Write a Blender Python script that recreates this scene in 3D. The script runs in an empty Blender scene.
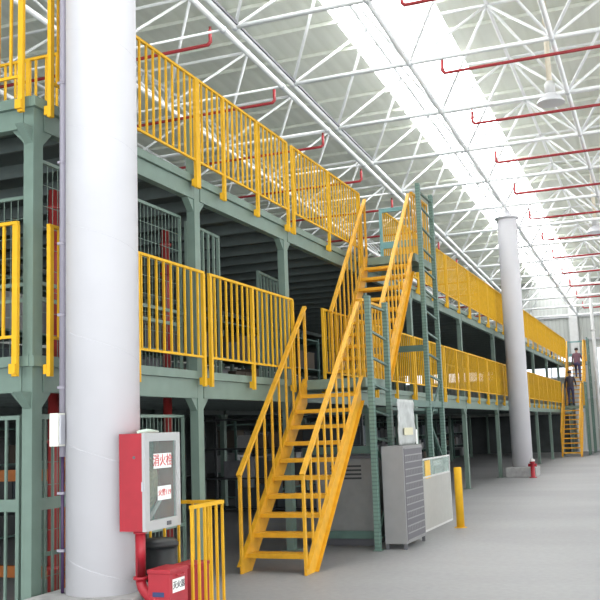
import bpy, bmesh, math, random
from math import sin, cos, pi, radians, sqrt
from mathutils import Vector, Matrix
random.seed(7)
S = bpy.context.scene
COL = S.collection

# ------------------------------------------------------------------ materials
def mat(name, col, rough=.5, metal=0., noise=0., nscale=8., bump=0., emis=None, alpha=1., trans=0., spec=.5):
    m = bpy.data.materials.new(name); m.use_nodes = True
    nt = m.node_tree; b = nt.nodes['Principled BSDF']
    b.inputs['Base Color'].default_value = (*col, 1)
    b.inputs['Roughness'].default_value = rough
    b.inputs['Metallic'].default_value = metal
    b.inputs['Specular IOR Level'].default_value = spec
    if trans: b.inputs['Transmission Weight'].default_value = trans; b.inputs['IOR'].default_value = 1.1
    if alpha < 1: b.inputs['Alpha'].default_value = alpha
    if emis:
        b.inputs['Emission Color'].default_value = (*emis[0], 1); b.inputs['Emission Strength'].default_value = emis[1]
    if noise or bump:
        tc = nt.nodes.new('ShaderNodeTexCoord'); n = nt.nodes.new('ShaderNodeTexNoise')
        n.inputs['Scale'].default_value = nscale; n.inputs['Detail'].default_value = 5
        nt.links.new(tc.outputs['Object'], n.inputs['Vector'])
        if noise:
            r = nt.nodes.new('ShaderNodeValToRGB')
            r.color_ramp.elements[0].position = .3; r.color_ramp.elements[1].position = .7
            r.color_ramp.elements[0].color = (*[max(0, c*(1-noise)) for c in col], 1)
            r.color_ramp.elements[1].color = (*[min(1, c*(1+noise*.5)) for c in col], 1)
            nt.links.new(n.outputs['Fac'], r.inputs['Fac']); nt.links.new(r.outputs['Color'], b.inputs['Base Color'])
        if bump:
            bp = nt.nodes.new('ShaderNodeBump'); bp.inputs['Strength'].default_value = bump
            nt.links.new(n.outputs['Fac'], bp.inputs['Height']); nt.links.new(bp.outputs['Normal'], b.inputs['Normal'])
    return m

YEL = mat('yellow_paint', (.72, .40, .022), .6, spec=.2, noise=.10, nscale=6)
YEL2 = mat('yellow_stair_paint', (.70, .36, .020), .5, spec=.35, noise=.14, nscale=9)
GRN = mat('grey_green_paint', (.152, .218, .18), .5, noise=.10, nscale=5)
GRD = mat('dark_green_paint', (.085, .155, .13), .5, noise=.15, nscale=6)
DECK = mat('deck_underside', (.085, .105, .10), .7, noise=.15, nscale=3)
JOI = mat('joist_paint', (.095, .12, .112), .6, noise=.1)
WHT = mat('white_column_paint', (.66, .65, .675), .45, noise=.03, nscale=2)
FRM = mat('white_frame_paint', (.90, .91, .91), .4)
NODE = mat('node_steel', (.66, .68, .70), .4)
SPR = mat('sprinkler_red', (.36, .03, .035), .4)
RED = mat('red_paint', (.36, .014, .026), .5, noise=.12, nscale=7)
REDP = mat('red_pipe_paint', (.30, .030, .028), .45, noise=.15, nscale=7)
ORNG = mat('orange_paint', (.36, .11, .018), .5, noise=.15)
GRY = mat('grey_paint', (.42, .42, .44), .5, noise=.05)
LGR = mat('light_grey_paint', (.60, .60, .59), .5, noise=.05)
DGR = mat('dark_grey', (.10, .10, .11), .6)
SLAT = mat('slat_grey', (.115, .11, .125), .6)
BLK = mat('black_plastic', (.022, .026, .028), .45, noise=.2)
CREAM = mat('cream_plastic', (.74, .74, .66), .5)
GALV = mat('galvanised', (.50, .50, .54), .4, .3)
PUR = mat('purple_plastic', (.06, .03, .085), .5)
STK = mat('sticker_white', (.80, .80, .78), .6)
BLUE = mat('sticker_blue', (.03, .04, .12), .5)
TXR = mat('ink_red', (.55, .05, .05), .6)
TXK = mat('ink_black', (.04, .04, .05), .6)
TAN = mat('hose_canvas', (.52, .42, .24), .8, noise=.3, nscale=20)
TEAL = mat('cabinet_back', (.16, .26, .22), .7, noise=.2, nscale=5)
AMB = mat('amber_glass', (.60, .28, .03), .3)
CONC = mat('plinth_concrete', (.36, .355, .35), .85, noise=.18, nscale=9, bump=.1)
CARD = mat('cardboard', (.30, .21, .13), .85, noise=.2, nscale=8)
CRT = mat('crate_grey', (.13, .13, .14), .7, noise=.3, nscale=6)
SKIN = mat('skin', (.42, .24, .17), .6)
HAIR = mat('hair', (.02, .018, .018), .6)
JKT = mat('jacket_purple_brown', (.16, .075, .10), .8, noise=.2)
JKD = mat('jacket_dark', (.045, .035, .045), .8)
TRO = mat('trousers_navy', (.05, .05, .12), .8)
SHOE = mat('shoe', (.03, .03, .03), .6)
GLS = mat('clear_glass', (.30, .38, .35), .08, alpha=.26)
SHEET = mat('translucent_sheet', (.46, .48, .47), .3, noise=.25, nscale=9)
ALU = mat('lamp_aluminium', (.72, .72, .75), .3, .2)

def floor_mat():
    m = mat('floor_concrete', (.42, .42, .435), .55, spec=.35)
    nt = m.node_tree; b = nt.nodes['Principled BSDF']
    tc = nt.nodes.new('ShaderNodeTexCoord')
    n1 = nt.nodes.new('ShaderNodeTexNoise'); n1.inputs['Scale'].default_value = .55; n1.inputs['Detail'].default_value = 8
    n2 = nt.nodes.new('ShaderNodeTexNoise'); n2.inputs['Scale'].default_value = 14; n2.inputs['Detail'].default_value = 6
    mp = nt.nodes.new('ShaderNodeMapping'); mp.inputs['Scale'].default_value = (1, .45, 1)
    nt.links.new(tc.outputs['Object'], mp.inputs['Vector']); nt.links.new(mp.outputs['Vector'], n1.inputs['Vector'])
    nt.links.new(tc.outputs['Object'], n2.inputs['Vector'])
    mx = nt.nodes.new('ShaderNodeMix'); mx.data_type = 'FLOAT'; mx.inputs[0].default_value = .35
    nt.links.new(n1.outputs['Fac'], mx.inputs[2]); nt.links.new(n2.outputs['Fac'], mx.inputs[3])
    r = nt.nodes.new('ShaderNodeValToRGB')
    r.color_ramp.elements[0].position = .33; r.color_ramp.elements[0].color = (.235, .235, .238, 1)
    r.color_ramp.elements[1].position = .62; r.color_ramp.elements[1].color = (.305, .305, .31, 1)
    nt.links.new(mx.outputs[0], r.inputs['Fac']); nt.links.new(r.outputs['Color'], b.inputs['Base Color'])
    return m
FLOOR = floor_mat()

def ribbed_mat(name, c0, c1, scale, axis='X', rough=.7):
    m = mat(name, c0, rough); nt = m.node_tree; b = nt.nodes['Principled BSDF']
    tc = nt.nodes.new('ShaderNodeTexCoord'); w = nt.nodes.new('ShaderNodeTexWave')
    w.bands_direction = axis; w.inputs['Scale'].default_value = scale
    nt.links.new(tc.outputs['Object'], w.inputs['Vector'])
    r = nt.nodes.new('ShaderNodeValToRGB')
    r.color_ramp.elements[0].color = (*c0, 1); r.color_ramp.elements[1].color = (*c1, 1)
    r.color_ramp.elements[1].position = .25
    nt.links.new(w.outputs['Fac'], r.inputs['Fac']); nt.links.new(r.outputs['Color'], b.inputs['Base Color'])
    bp = nt.nodes.new('ShaderNodeBump'); bp.inputs['Strength'].default_value = .3; bp.inputs['Distance'].default_value = .03
    nt.links.new(w.outputs['Fac'], bp.inputs['Height']); nt.links.new(bp.outputs['Normal'], b.inputs['Normal'])
    return m
ROOFM = ribbed_mat('roof_sheet', (.77, .79, .70), (.80, .82, .735), .9, 'Y')
WALLM = ribbed_mat('wall_sheet', (.36, .375, .35), (.41, .425, .40), 1.6, 'Y')
WALLX = ribbed_mat('wall_sheet_x', (.50, .52, .49), (.56, .58, .55), 1.6, 'X')

def emis_mat(name, col, s):
    m = bpy.data.materials.new(name); m.use_nodes = True; nt = m.node_tree
    nt.nodes.clear(); o = nt.nodes.new('ShaderNodeOutputMaterial'); e = nt.nodes.new('ShaderNodeEmission')
    e.inputs['Color'].default_value = (*col, 1); e.inputs['Strength'].default_value = s
    nt.links.new(e.outputs[0], o.inputs[0]); return m
SKYL = emis_mat('skylight_daylight', (.97, .985, 1.0), 9.0)
SKYS = emis_mat('added_overhead_glow', (.97, .985, 1.0), 4.5)  # for strips added out of view as extra light
WINM = emis_mat('window_daylight', (.86, .92, 1.0), 1.8)

def rack_mat():   # upright with rows of punched slots
    m = mat('perforated_upright', (.10, .18, .15), .5); nt = m.node_tree; b = nt.nodes['Principled BSDF']
    tc = nt.nodes.new('ShaderNodeTexCoord'); sx = nt.nodes.new('ShaderNodeSeparateXYZ')
    nt.links.new(tc.outputs['Object'], sx.inputs[0])
    f = nt.nodes.new('ShaderNodeMath'); f.operation = 'MULTIPLY'; f.inputs[1].default_value = 20.0
    g = nt.nodes.new('ShaderNodeMath'); g.operation = 'FRACT'; h = nt.nodes.new('ShaderNodeMath'); h.operation = 'GREATER_THAN'; h.inputs[1].default_value = .62
    nt.links.new(sx.outputs['Z'], f.inputs[0]); nt.links.new(f.outputs[0], g.inputs[0]); nt.links.new(g.outputs[0], h.inputs[0])
    mx = nt.nodes.new('ShaderNodeMix'); mx.data_type = 'RGBA'
    mx.inputs[6].default_value = (.12, .205, .17, 1); mx.inputs[7].default_value = (.085, .145, .12, 1)
    nt.links.new(h.outputs[0], mx.inputs[0]); nt.links.new(mx.outputs[2], b.inputs['Base Color'])
    return m
RACK = rack_mat()

# ------------------------------------------------------------------ mesh builder
class MB:
    def __init__(s): s.v = []; s.f = []; s.mi = []; s.sm = []; s.cur = 0
    def quad(s, pts):
        n = len(s.v); s.v += [tuple(p) for p in pts]; s.f.append(tuple(range(n, n+len(pts)))); s.mi.append(s.cur); s.sm.append(False)
    def box(s, x0, x1, y0, y1, z0, z1):
        n = len(s.v)
        s.v += [(x, y, z) for x in (x0, x1) for y in (y0, y1) for z in (z0, z1)]
        for q in ((0,1,3,2),(4,6,7,5),(0,4,5,1),(2,3,7,6),(0,2,6,4),(1,5,7,3)):
            s.f.append(tuple(n+i for i in q)); s.mi.append(s.cur); s.sm.append(False)
        return s
    def bar(s, a, b, w, h, up=(0,0,1)):
        a = Vector(a); b = Vector(b); d = (b-a).normalized(); u = Vector(up)
        if abs(d.dot(u)) > .99: u = Vector((1,0,0))
        r = d.cross(u).normalized(); u = r.cross(d)
        n = len(s.v)
        for p in (a, b):
            for sx, sy in ((-1,-1),(1,-1),(1,1),(-1,1)): s.v.append(tuple(p + r*sx*w/2 + u*sy*h/2))
        for q in ((3,2,1,0),(4,5,6,7),(0,1,5,4),(1,2,6,5),(2,3,7,6),(3,0,4,7)):
            s.f.append(tuple(n+i for i in q)); s.mi.append(s.cur); s.sm.append(False)
        return s
    def tube(s, pts, r, k=8, caps=True):
        pts = [Vector(p) for p in pts]; rs = r if isinstance(r, (list, tuple)) else [r]*len(pts)
        n0 = len(s.v); u = None
        for i, p in enumerate(pts):
            if i == 0: d = pts[1]-p
            elif i == len(pts)-1: d = p-pts[i-1]
            else: d = (pts[i+1]-p).normalized() + (p-pts[i-1]).normalized()
            d.normalize()
            if u is None:
                u = Vector((0,0,1)) if abs(d.z) < .95 else Vector((1,0,0))
            u = (u - d*u.dot(d)).normalized(); w = d.cross(u)
            for j in range(k):
                a = 2*pi*j/k; s.v.append(tuple(p + (u*cos(a) + w*sin(a))*rs[i]))
        for i in range(len(pts)-1):
            for j in range(k):
                a = n0+i*k+j; b = n0+i*k+(j+1) % k
                s.f.append((a, b, b+k, a+k)); s.mi.append(s.cur); s.sm.append(True)
        if caps:
            s.f.append(tuple(n0+j for j in reversed(range(k)))); s.mi.append(s.cur); s.sm.append(False)
            m = n0+(len(pts)-1)*k; s.f.append(tuple(m+j for j in range(k))); s.mi.append(s.cur); s.sm.append(False)
        return s
    def lathe(s, c, prof, k=32):   # profile (r, z), axis z
        return s.tube2(c, prof, k)
    def tube2(s, c, prof, k):
        n0 = len(s.v)
        for r, z in prof:
            for j in range(k):
                a = 2*pi*j/k; s.v.append((c[0]+r*cos(a), c[1]+r*sin(a), c[2]+z))
        for i in range(len(prof)-1):
            for j in range(k):
                a = n0+i*k+j; b = n0+i*k+(j+1) % k
                s.f.append((a, b, b+k, a+k)); s.mi.append(s.cur); s.sm.append(True)
        s.f.append(tuple(n0+j for j in reversed(range(k)))); s.mi.append(s.cur); s.sm.append(False)
        m = n0+(len(prof)-1)*k; s.f.append(tuple(m+j for j in range(k))); s.mi.append(s.cur); s.sm.append(False)
        return s
    def prism(s, pts, y0, y1):     # polygon in xz extruded in y
        n = len(s.v); k = len(pts)
        s.v += [(x, y0, z) for x, z in pts] + [(x, y1, z) for x, z in pts]
        s.f.append(tuple(range(n, n+k))); s.f.append(tuple(range(n+2*k-1, n+k-1, -1)))
        s.mi += [s.cur]*2; s.sm += [False]*2
        for i in range(k):
            j = (i+1) % k; s.f.append((n+i, n+k+i, n+k+j, n+j)); s.mi.append(s.cur); s.sm.append(False)
        return s
    def ball(s, c, r, k=8):
        prof = [(r*sin(pi*i/6), -r*cos(pi*i/6)) for i in range(1, 6)]
        return s.tube2(c, prof, k)
    def build(s, name, m, parent=None, org=None, bevel=0):
        if org is None:
            org = getattr(parent, '_o', None) if parent is None else ORG.get(parent.name, (0,0,0))
        org = Vector(org or (0,0,0))
        me = bpy.data.meshes.new(name)
        me.from_pydata([tuple(Vector(v)-org) for v in s.v], [], s.f)
        ms = m if isinstance(m, (list, tuple)) else [m]
        for q in ms: me.materials.append(q)
        me.polygons.foreach_set('material_index', s.mi); me.polygons.foreach_set('use_smooth', s.sm)
        me.validate(); me.update()
        bm = bmesh.new(); bm.from_mesh(me); bmesh.ops.recalc_face_normals(bm, faces=bm.faces); bm.to_mesh(me); bm.free()
        o = bpy.data.objects.new(name, me); COL.objects.link(o)
        if parent is not None: o.parent = parent
        else: o.location = org
        ORG[o.name] = tuple(org)
        if bevel:
            b = o.modifiers.new('bevel', 'BEVEL'); b.width = bevel; b.segments = 2; b.limit_method = 'ANGLE'
        return o
ORG = {}
def tag(o, label=None, cat=None, group=None, kind=None):
    if label: o['label'] = label
    if cat: o['category'] = cat
    if group: o['group'] = group
    if kind: o['kind'] = kind
    return o
def thing(name, loc, label, cat, group=None):
    o = bpy.data.objects.new(name, None); o.location = loc; COL.objects.link(o); ORG[o.name] = tuple(loc)
    o.empty_display_size = .1
    return tag(o, label, cat, group)
def struct(name, mb, m):
    o = mb.build(name, m); o['kind'] = 'structure'; return o
def kids(o): return KID.get(o.name) or [c for c in bpy.data.objects if c.parent == o]
KID = {}
def index_kids():
    KID.clear()
    for c in bpy.data.objects:
        if c.parent: KID.setdefault(c.parent.name, []).append(c)
def copy_tree(o, parent=None, top=True):
    ch = list(KID.get(o.name, []))
    c = o.copy(); COL.objects.link(c)
    if parent is not None: c.parent = parent
    for q in ch: copy_tree(q, c, False)
    return c
def ordinal(n):
    return ['zeroth','first','second','third','fourth','fifth','sixth','seventh','eighth','ninth','tenth','eleventh','twelfth','thirteenth','fourteenth','fifteenth','sixteenth'][n]

def text(parent, name, body, center, size, nrm, m, depth=.0015, sx=1.):
    """flat lettering, facing -Y or -X"""
    cu = bpy.data.curves.new(name, 'FONT'); cu.body = body; cu.size = size; cu.align_x = 'CENTER'; cu.align_y = 'CENTER'
    cu.extrude = depth; cu.resolution_u = 2
    t = bpy.data.objects.new(name, cu); COL.objects.link(t)
    dg = bpy.context.evaluated_depsgraph_get(); me = bpy.data.meshes.new_from_object(t.evaluated_get(dg))
    bpy.data.objects.remove(t); me.materials.clear(); me.materials.append(m)
    R = Matrix.Rotation(pi/2, 4, 'X') if nrm == '-y' else Matrix.Rotation(-pi/2, 4, 'Z') @ Matrix.Rotation(pi/2, 4, 'X')
    me.transform(Matrix.Diagonal((sx, 1, 1, 1))); me.transform(R)
    o = bpy.data.objects.new(name, me); COL.objects.link(o); o.parent = parent
    o.location = Vector(center) - Vector(ORG[parent.name])
    return o

# ------------------------------------------------------------------ camera (solved from the photograph's vanishing points)
F, YAW, PITCH, ROLL, D = 933.74, .3741, .1381, -.0347, 4.8681
f = Vector((cos(PITCH)*cos(YAW), cos(PITCH)*sin(YAW), sin(PITCH)))
r = Vector((sin(YAW), -cos(YAW), 0)); u = r.cross(f)
r2 = r*cos(ROLL) + u*sin(ROLL); u2 = u*cos(ROLL) - r*sin(ROLL)
cam = bpy.data.cameras.new('camera'); co = bpy.data.objects.new('camera', cam); COL.objects.link(co)
CP = Vector((0, -D, 1.6))
M = Matrix((r2, u2, -f)).transposed().to_4x4(); M.translation = CP; co.matrix_world = M
cam.sensor_width = 36; cam.lens = F/600*36; cam.clip_end = 200; S.camera = co
def px(P):
    q = Vector(P)-CP; z = q.dot(f)
    if z < .3: return None
    return 300+F*q.dot(r2)/z, 300-F*q.dot(u2)/z, z

H1, H2 = 2.28, 4.5
XE = 51.0            # end wall
def RZ(x): return 8.12 - .05*(x-29)        # bottom chord plane
YW, YR, X0 = 15.0, -23.0, -5.0

# ------------------------------------------------------------------ hall shell
b = MB(); b.box(X0, XE, YR, YW, -.1, 0); struct('floor', b, FLOOR)
DZC = 2.0
SK = (-.80, 1.45)
SKY2 = (-10.4, -8.2); SKY3 = (-19.4, -17.2); SKY4 = (9.0, 10.6)
b = MB()
ys = [YR, *SKY3, *SKY2, *SK, YW]
for i in range(0, len(ys), 2):
    y0, y1 = ys[i], ys[i+1]
    b.prism([(X0, RZ(X0)+DZC), (XE, RZ(XE)+DZC), (XE, RZ(XE)+DZC+.12), (X0, RZ(X0)+DZC+.12)], y0, y1)
struct('ceiling', b, ROOFM)
for n, (y0, y1) in enumerate((SK, SKY2, SKY3)):
    b = MB(); b.prism([(X0, RZ(X0)+DZC+.02), (XE, RZ(XE)+DZC+.02), (XE, RZ(XE)+DZC+.06), (X0, RZ(X0)+DZC+.06)], y0, y1)
    struct('window_%d' % (n+1), b, SKYL if n == 0 else SKYS)  # the side strips are added emitters out of view
# purlins across the roof
n = 1; x = -3.2
while x < XE-.5:
    b = MB(); b.box(x-.035, x+.035, YR, YW, RZ(x)+DZC-.09, RZ(x)+DZC-.01); struct('trim_%d' % n, b, ROOFM); n += 1; x += 1.375
# end wall with windows, columns and girts
b = MB(); zt = RZ(XE)+DZC
WA = (-11.0, -1.38, 3.25, 5.35); WB = (-.62, 9.0, 3.85, 4.95)
yy = [YR, WA[0], WA[1], WB[0], WB[1], YW]
b.box(XE, XE+.15, yy[0], yy[1], 0, zt)
b.box(XE, XE+.15, yy[1], yy[2], 0, WA[2]); b.box(XE, XE+.15, yy[1], yy[2], WA[3], zt)
b.box(XE, XE+.15, yy[2], yy[3], 0, zt)
b.box(XE, XE+.15, yy[3], yy[4], 0, WB[2]); b.box(XE, XE+.15, yy[3], yy[4], WB[3], zt)
b.box(XE, XE+.15, yy[4], yy[5], 0, zt)
struct('wall_far', b, WALLM)
for k, W in enumerate((WA, WB)):
    w = MB(); w.box(XE+.06, XE+.09, W[0], W[1], W[2], W[3]); o = struct('window_%d' % (4+k), w, WINM)
    w = MB()
    for z in (W[2], W[3]): w.box(XE-.03, XE+.05, W[0], W[1], z-.04, z+.04)
    y = W[0]
    while y <= W[1]+.01: w.box(XE-.02, XE+.05, y-.03, y+.03, W[2], W[3]); y += (W[1]-W[0])/6
    w.build('window_frame', LGR, o)
for z in (2.7, 5.75, 7.0):
    b = MB(); b.box(XE-.10, XE, YR, YW, z, z+.09); struct('trim_%d' % n, b, GRY); n += 1
b = MB(); b.box(X0, XE, YW, YW+.15, 0, 13.0); struct('wall_left', b, WALLX)
b = MB(); b.box(X0, XE, YR-.15, YR, 0, 2.4); b.box(X0, XE, YR-.15, YR, 6.4, 13.0)
for k in range(9): x = X0+k*(XE-X0-.6)/8; b.box(x, x+.6, YR-.15, YR, 2.4, 6.4)
struct('wall_right', b, WALLX)
b = MB(); b.box(X0+.3, XE-.3, YR-.13, YR-.10, 2.4, 6.4); struct('window_6', b, emis_mat('added_side_glow', (.95, .97, 1.0), 6.0))  # added glowing band in the unseen wall, lights ceiling and columns
b = MB(); b.box(X0-.15, X0, YR, YW, 5.0, 12.2); struct('wall_near', b, WALLM)
b = MB(); b.box(XE-.012, XE, YR, YW, 0, .12); struct('baseboard_far', b, GRY)

def wall_column(y, w, label):
    b = MB(); b.box(XE-.42, XE-.13, y-w/2, y+w/2, 0, RZ(XE)+.9)
    b.box(XE-.50, XE-.11, y-w/2-.06, y+w/2+.06, 0, .04)
    tag(b.build('wall_column', LGR, org=(XE-.27, y, 0)), label, 'column', kind='thing')
wall_column(-.35, .42, 'pale grey steel column on the end wall behind the far staircase')
b = MB(); b.tube([(46.2, -1.62, 0), (46.2, -1.62, RZ(46.2)+1.45)], .085, 10)
for z in (1.2, 3.4, 5.8): b.tube2((46.2, -1.62, z), [(.11, 0), (.11, .06)], 10)
tag(b.build('downpipe', LGR, org=(46.2, -1.62, 0)), 'pale vertical pipe standing right of the far staircase', 'pipe')

# ------------------------------------------------------------------ space frames of the roof
G = 2.75; NX0 = 28.3
def score(a, c):
    m = [px(Vector(a).lerp(Vector(c), t)) for t in (0, .25, .5, .75, 1)]
    hit = [q for q in m if q and -20 < q[0] < 620 and -20 < q[1] < 420]
    if not hit: return 0
    return len(hit)/min(q[2] for q in hit)
def space_frame(name, ylist, label, cr=.047):
    xs = [NX0 + G*k for k in range(-12, 9)]; xs = [x for x in xs if x < XE-.3]
    root = thing(name, (0, 0, 0), label, 'roof truss', 'roof space frames')
    DZ = 1.6
    B = lambda x, y: (x, y, RZ(x)); T = lambda x, y: (x, y, RZ(x)+DZ)
    xt = [x+G/2 for x in xs[:-1]]; yt = [(ylist[i]+ylist[i+1])/2 for i in range(len(ylist)-1)]
    for y in ylist:
        MB().tube([B(xs[0], y), B(xs[-1], y)], .052, 8).build('lower_chord', FRM, root)
    for x in xs:
        MB().tube([B(x, ylist[0]), B(x, ylist[-1])], cr, 8).build('lower_cross_chord', FRM, root)
    for y in yt: MB().tube([T(xt[0], y), T(xt[-1], y)], .04, 6).build('upper_chord', FRM, root)
    for x in xt: MB().tube([T(x, yt[0]), T(x, yt[-1])], .036, 6).build('upper_cross_chord', FRM, root)
    webs = []
    for x in xt:
        for y in yt:
            j = yt.index(y)
            for sx in (-1, 1):
                for yb in (ylist[j], ylist[j+1]):
                    a, c = B(x+sx*G/2, yb), T(x, y); webs.append((score(a, c), a, c))
    webs.sort(key=lambda q: -q[0])
    rest = MB()
    for i, (s_, a, c) in enumerate(webs):
        if i < 95: MB().tube([a, c], .031, 6).build('diagonal_strut', FRM, root)
        else: rest.tube([a, c], .031, 6)
    o = rest.build('diagonal_struts', FRM, root); o['kind'] = 'stuff'
    nodes = [(score(B(x, y), B(x, y)), B(x, y), .072) for x in xs for y in ylist] + [(score(T(x, y), T(x, y)), T(x, y), .06) for x in xt for y in yt]
    nodes.sort(key=lambda q: -q[0]); rest = MB()
    for i, (s_, c, r_) in enumerate(nodes):
        if i < 90: MB().ball(c, r_).build('ball_joint', NODE, root)
        else: rest.ball(c, r_)
    o = rest.build('ball_joints', NODE, root); o['kind'] = 'stuff'
    return root
space_frame('space_frame', [1.92] + [-.57-G*k for k in range(0, 8)], 'white tubular space frame under the roof over the open aisle side')
space_frame('space_frame', [2.16 + G*k for k in range(0, 5)], 'white tubular space frame under the roof over the mezzanine side', .024)

tag(MB().bar((9.0, 1.865, RZ(9.0)+.03), (22.6, 1.865, RZ(22.6)+.03), .05, .05).build('dark_chord_edge', DGR, org=(15.8, 1.865, RZ(15.8))), 'dark bar added as the dark side of the white roof chord at frame joint', 'chord edge')  # added bar that gives the white chord its dark side
# ------------------------------------------------------------------ sprinkler pipes
k = 0
xs = [11.8+3.0*i for i in range(0, 13)]
for i, x in enumerate(xs):
    z = RZ(x)-.10
    for side in ('left', 'right'):
        if side == 'left': pts = [(x, 2.55, z+.28), (x, 2.55, z+.05), (x, 2.60, z), (x, 13.5, z)]
        else: pts = [(x, -1.12, z+.28), (x, -1.12, z+.05), (x, -1.17, z), (x, -22, z)]
        if side == 'left': z2 = [(p[0], p[1], p[2]) for p in pts]
        root = thing('sprinkler_pipe', (x, pts[0][1], z),
                     'red sprinkler pipe under the roof on the %s, %s from the camera' % ('mezzanine side' if side == 'left' else 'aisle side', ordinal(i+1)),
                     'pipe', 'red sprinkler pipes below the roof')
        MB().tube(pts, .036, 8).build('pipe', SPR, root)
        sg = 1 if side == 'left' else -1
        b = MB(); b.tube2((x, pts[0][1], z+.28), [(.02, 0), (.02, .05), (.03, .06)], 8); b.build('sprinkler_head', REDP, root)

# ------------------------------------------------------------------ big white columns
def round_column(x, y, top, label, ph, pw):
    root = thing('round_column', (x, y, 0), label, 'column', 'white round columns')
    MB().tube2((x, y, 0), [(.3, ph-.002), (.3, top-.35), (.3, top-.30)], 48).build('shaft', WHT, root)
    b = MB(); b.tube2((x, y, top-.30), [(.30, 0), (.38, .02), (.38, .05), (.16, .10), (.10, .24), (.10, .30)], 32); b.build('capital', WHT, root)
    b = MB(); b.box(x-pw/2, x+pw/2, y-.44, y+.44, 0, ph); b.build('plinth', CONC, root, bevel=.02)
    return root
c1 = round_column(6.60, -.50, RZ(6.6), 'thick white round column nearest the camera carrying the fire hose cabinet', .375, .94)
c2 = round_column(28.6, -.57, RZ(28.6)-.05, 'white round column further down the aisle beside the mezzanine', .29, .94)
# faint spiral weld seam on near shaft
b = MB()
for z0 in (0.65, 1.55, 2.45, 3.35, 4.2, 5.05, 5.9):
    pts = [(6.6+.3002*cos(a), -.5+.3002*sin(a), z0-.10*(a-2.6)) for a in [2.4+i*.19 for i in range(22)]]
    b.tube(pts, .0016, 4)
b.build('weld_seam', mat('seam_paint', (.52, .51, .54), .5), c1)

# conduit + junction box on the left flank of the near column
root = thing('wall_conduit', (6.42, -.225, 0), 'grey conduit running up the left flank of the near white column', 'conduit')
MB().tube([(6.42, -.232, 1.45), (6.42, -.232, 8.4)], .028, 10).build('grey_conduit', mat('conduit_mauve', (.30, .28, .33), .5), root)
MB().tube([(6.42, -.232, .38), (6.42, -.232, 1.47)], .014, 10).build('purple_conduit', PUR, root)
for z in (.7, 1.15, 2.0, 2.6, 3.2, 3.9, 4.6): MB().box(6.388, 6.45, -.264, -.20, z, z+.02).build('clamp', root.children[0].data.materials[0], root)
root = thing('junction_box', (6.30, -.19, 1.53), 'cream and grey electrical box on the left flank of the near column', 'electrical box')
b = MB(); b.box(6.28, 6.385, -.285, -.205, 1.535, 1.80); b.build('body', CREAM, root, bevel=.004)
b = MB(); b.box(6.30, 6.37, -.297, -.285, 1.55, 1.785); b.build('cover', GALV, root, bevel=.003)
b = MB(); b.tube([(6.375, -.20, 1.56), (6.41, -.22, 1.56)], .008, 6); b.tube([(6.375, -.20, 1.78), (6.41, -.22, 1.78)], .008, 6); b.build('cable_gland', GALV, root)

# ------------------------------------------------------------------ fire hose cabinet, pipe, extinguisher boxes, bin
cx0, cx1, cy0, cy1, cz0, cz1 = 6.375, 6.93, -1.02, -.795, .865, 1.615
root = thing('fire_hose_cabinet', (6.65, -.9, cz0), 'red fire hose cabinet with white framed glass door mounted on the near white column', 'cabinet')
t = .012
b = MB(); b.box(cx0, cx0+t, cy0+.02, cy1, cz0, cz1); b.box(cx1-t, cx1, cy0+.02, cy1, cz0, cz1)
b.box(cx0+t, cx1-t, cy0+.02, cy1, cz0, cz0+t); b.box(cx0+t, cx1-t, cy0+.02, cy1, cz1-t, cz1); b.box(cx0+t, cx1-t, cy1-t, cy1, cz0+t, cz1-t)
b.build('body', RED, root)
b = MB(); b.box(cx0+t+.001, cx1-t-.001, cy1-t-.006, cy1-t-.001, cz0+t+.001, cz1-t-.001); b.build('back_lining', TEAL, root)
door = None
b = MB(); fw = .065
b.box(cx0-.002, cx0+fw, cy0-.008, cy0+.019, cz0-.002, cz1+.002); b.box(cx1-fw, cx1+.002, cy0-.008, cy0+.019, cz0-.002, cz1+.002)
b.box(cx0+fw, cx1-fw, cy0-.008, cy0+.019, cz0-.002, cz0+fw+.01); b.box(cx0+fw, cx1-fw, cy0-.008, cy0+.019, cz1-fw, cz1+.002)
door = b.build('door', mat('door_frame_grey', (.40, .40, .40), .45), root); door['label'] = 'white aluminium door frame'
b = MB(); b.box(cx0+fw, cx1-fw, cy0+.004, cy0+.008, cz0+fw+.01, cz1-fw); b.build('pane', GLS, door)
b = MB(); b.box(6.70, 6.76, cy0-.016, cy0-.008, cz0+.018, cz0+.05); b.build('latch', DGR, door)
b = MB(); b.box(cx0-.012, cx0-.002, cy0+.008, cy0+.02, 1.17, 1.24); b.build('hinge', GALV, door)
b = MB(); b.box(6.52, 6.80, cy0+.0005, cy0+.003, 1.335, 1.452); sg = b.build('sign', STK, door); ORG[sg.name] = ORG[root.name]
tx = text(root, 'sign_lettering', '消火栓', (6.66, cy0-.001, 1.392), .102, '-y', TXR, depth=.0012)
b = MB(); b.box(6.58, 6.79, cy0+.0005, cy0+.003, 1.085, 1.195); b.build('telephone_sign', STK, door)
tx = text(root, 'telephone_sign_lettering', '火警119', (6.685, cy0-.001, 1.14), .058, '-y', TXR, depth=.0012)
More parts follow.
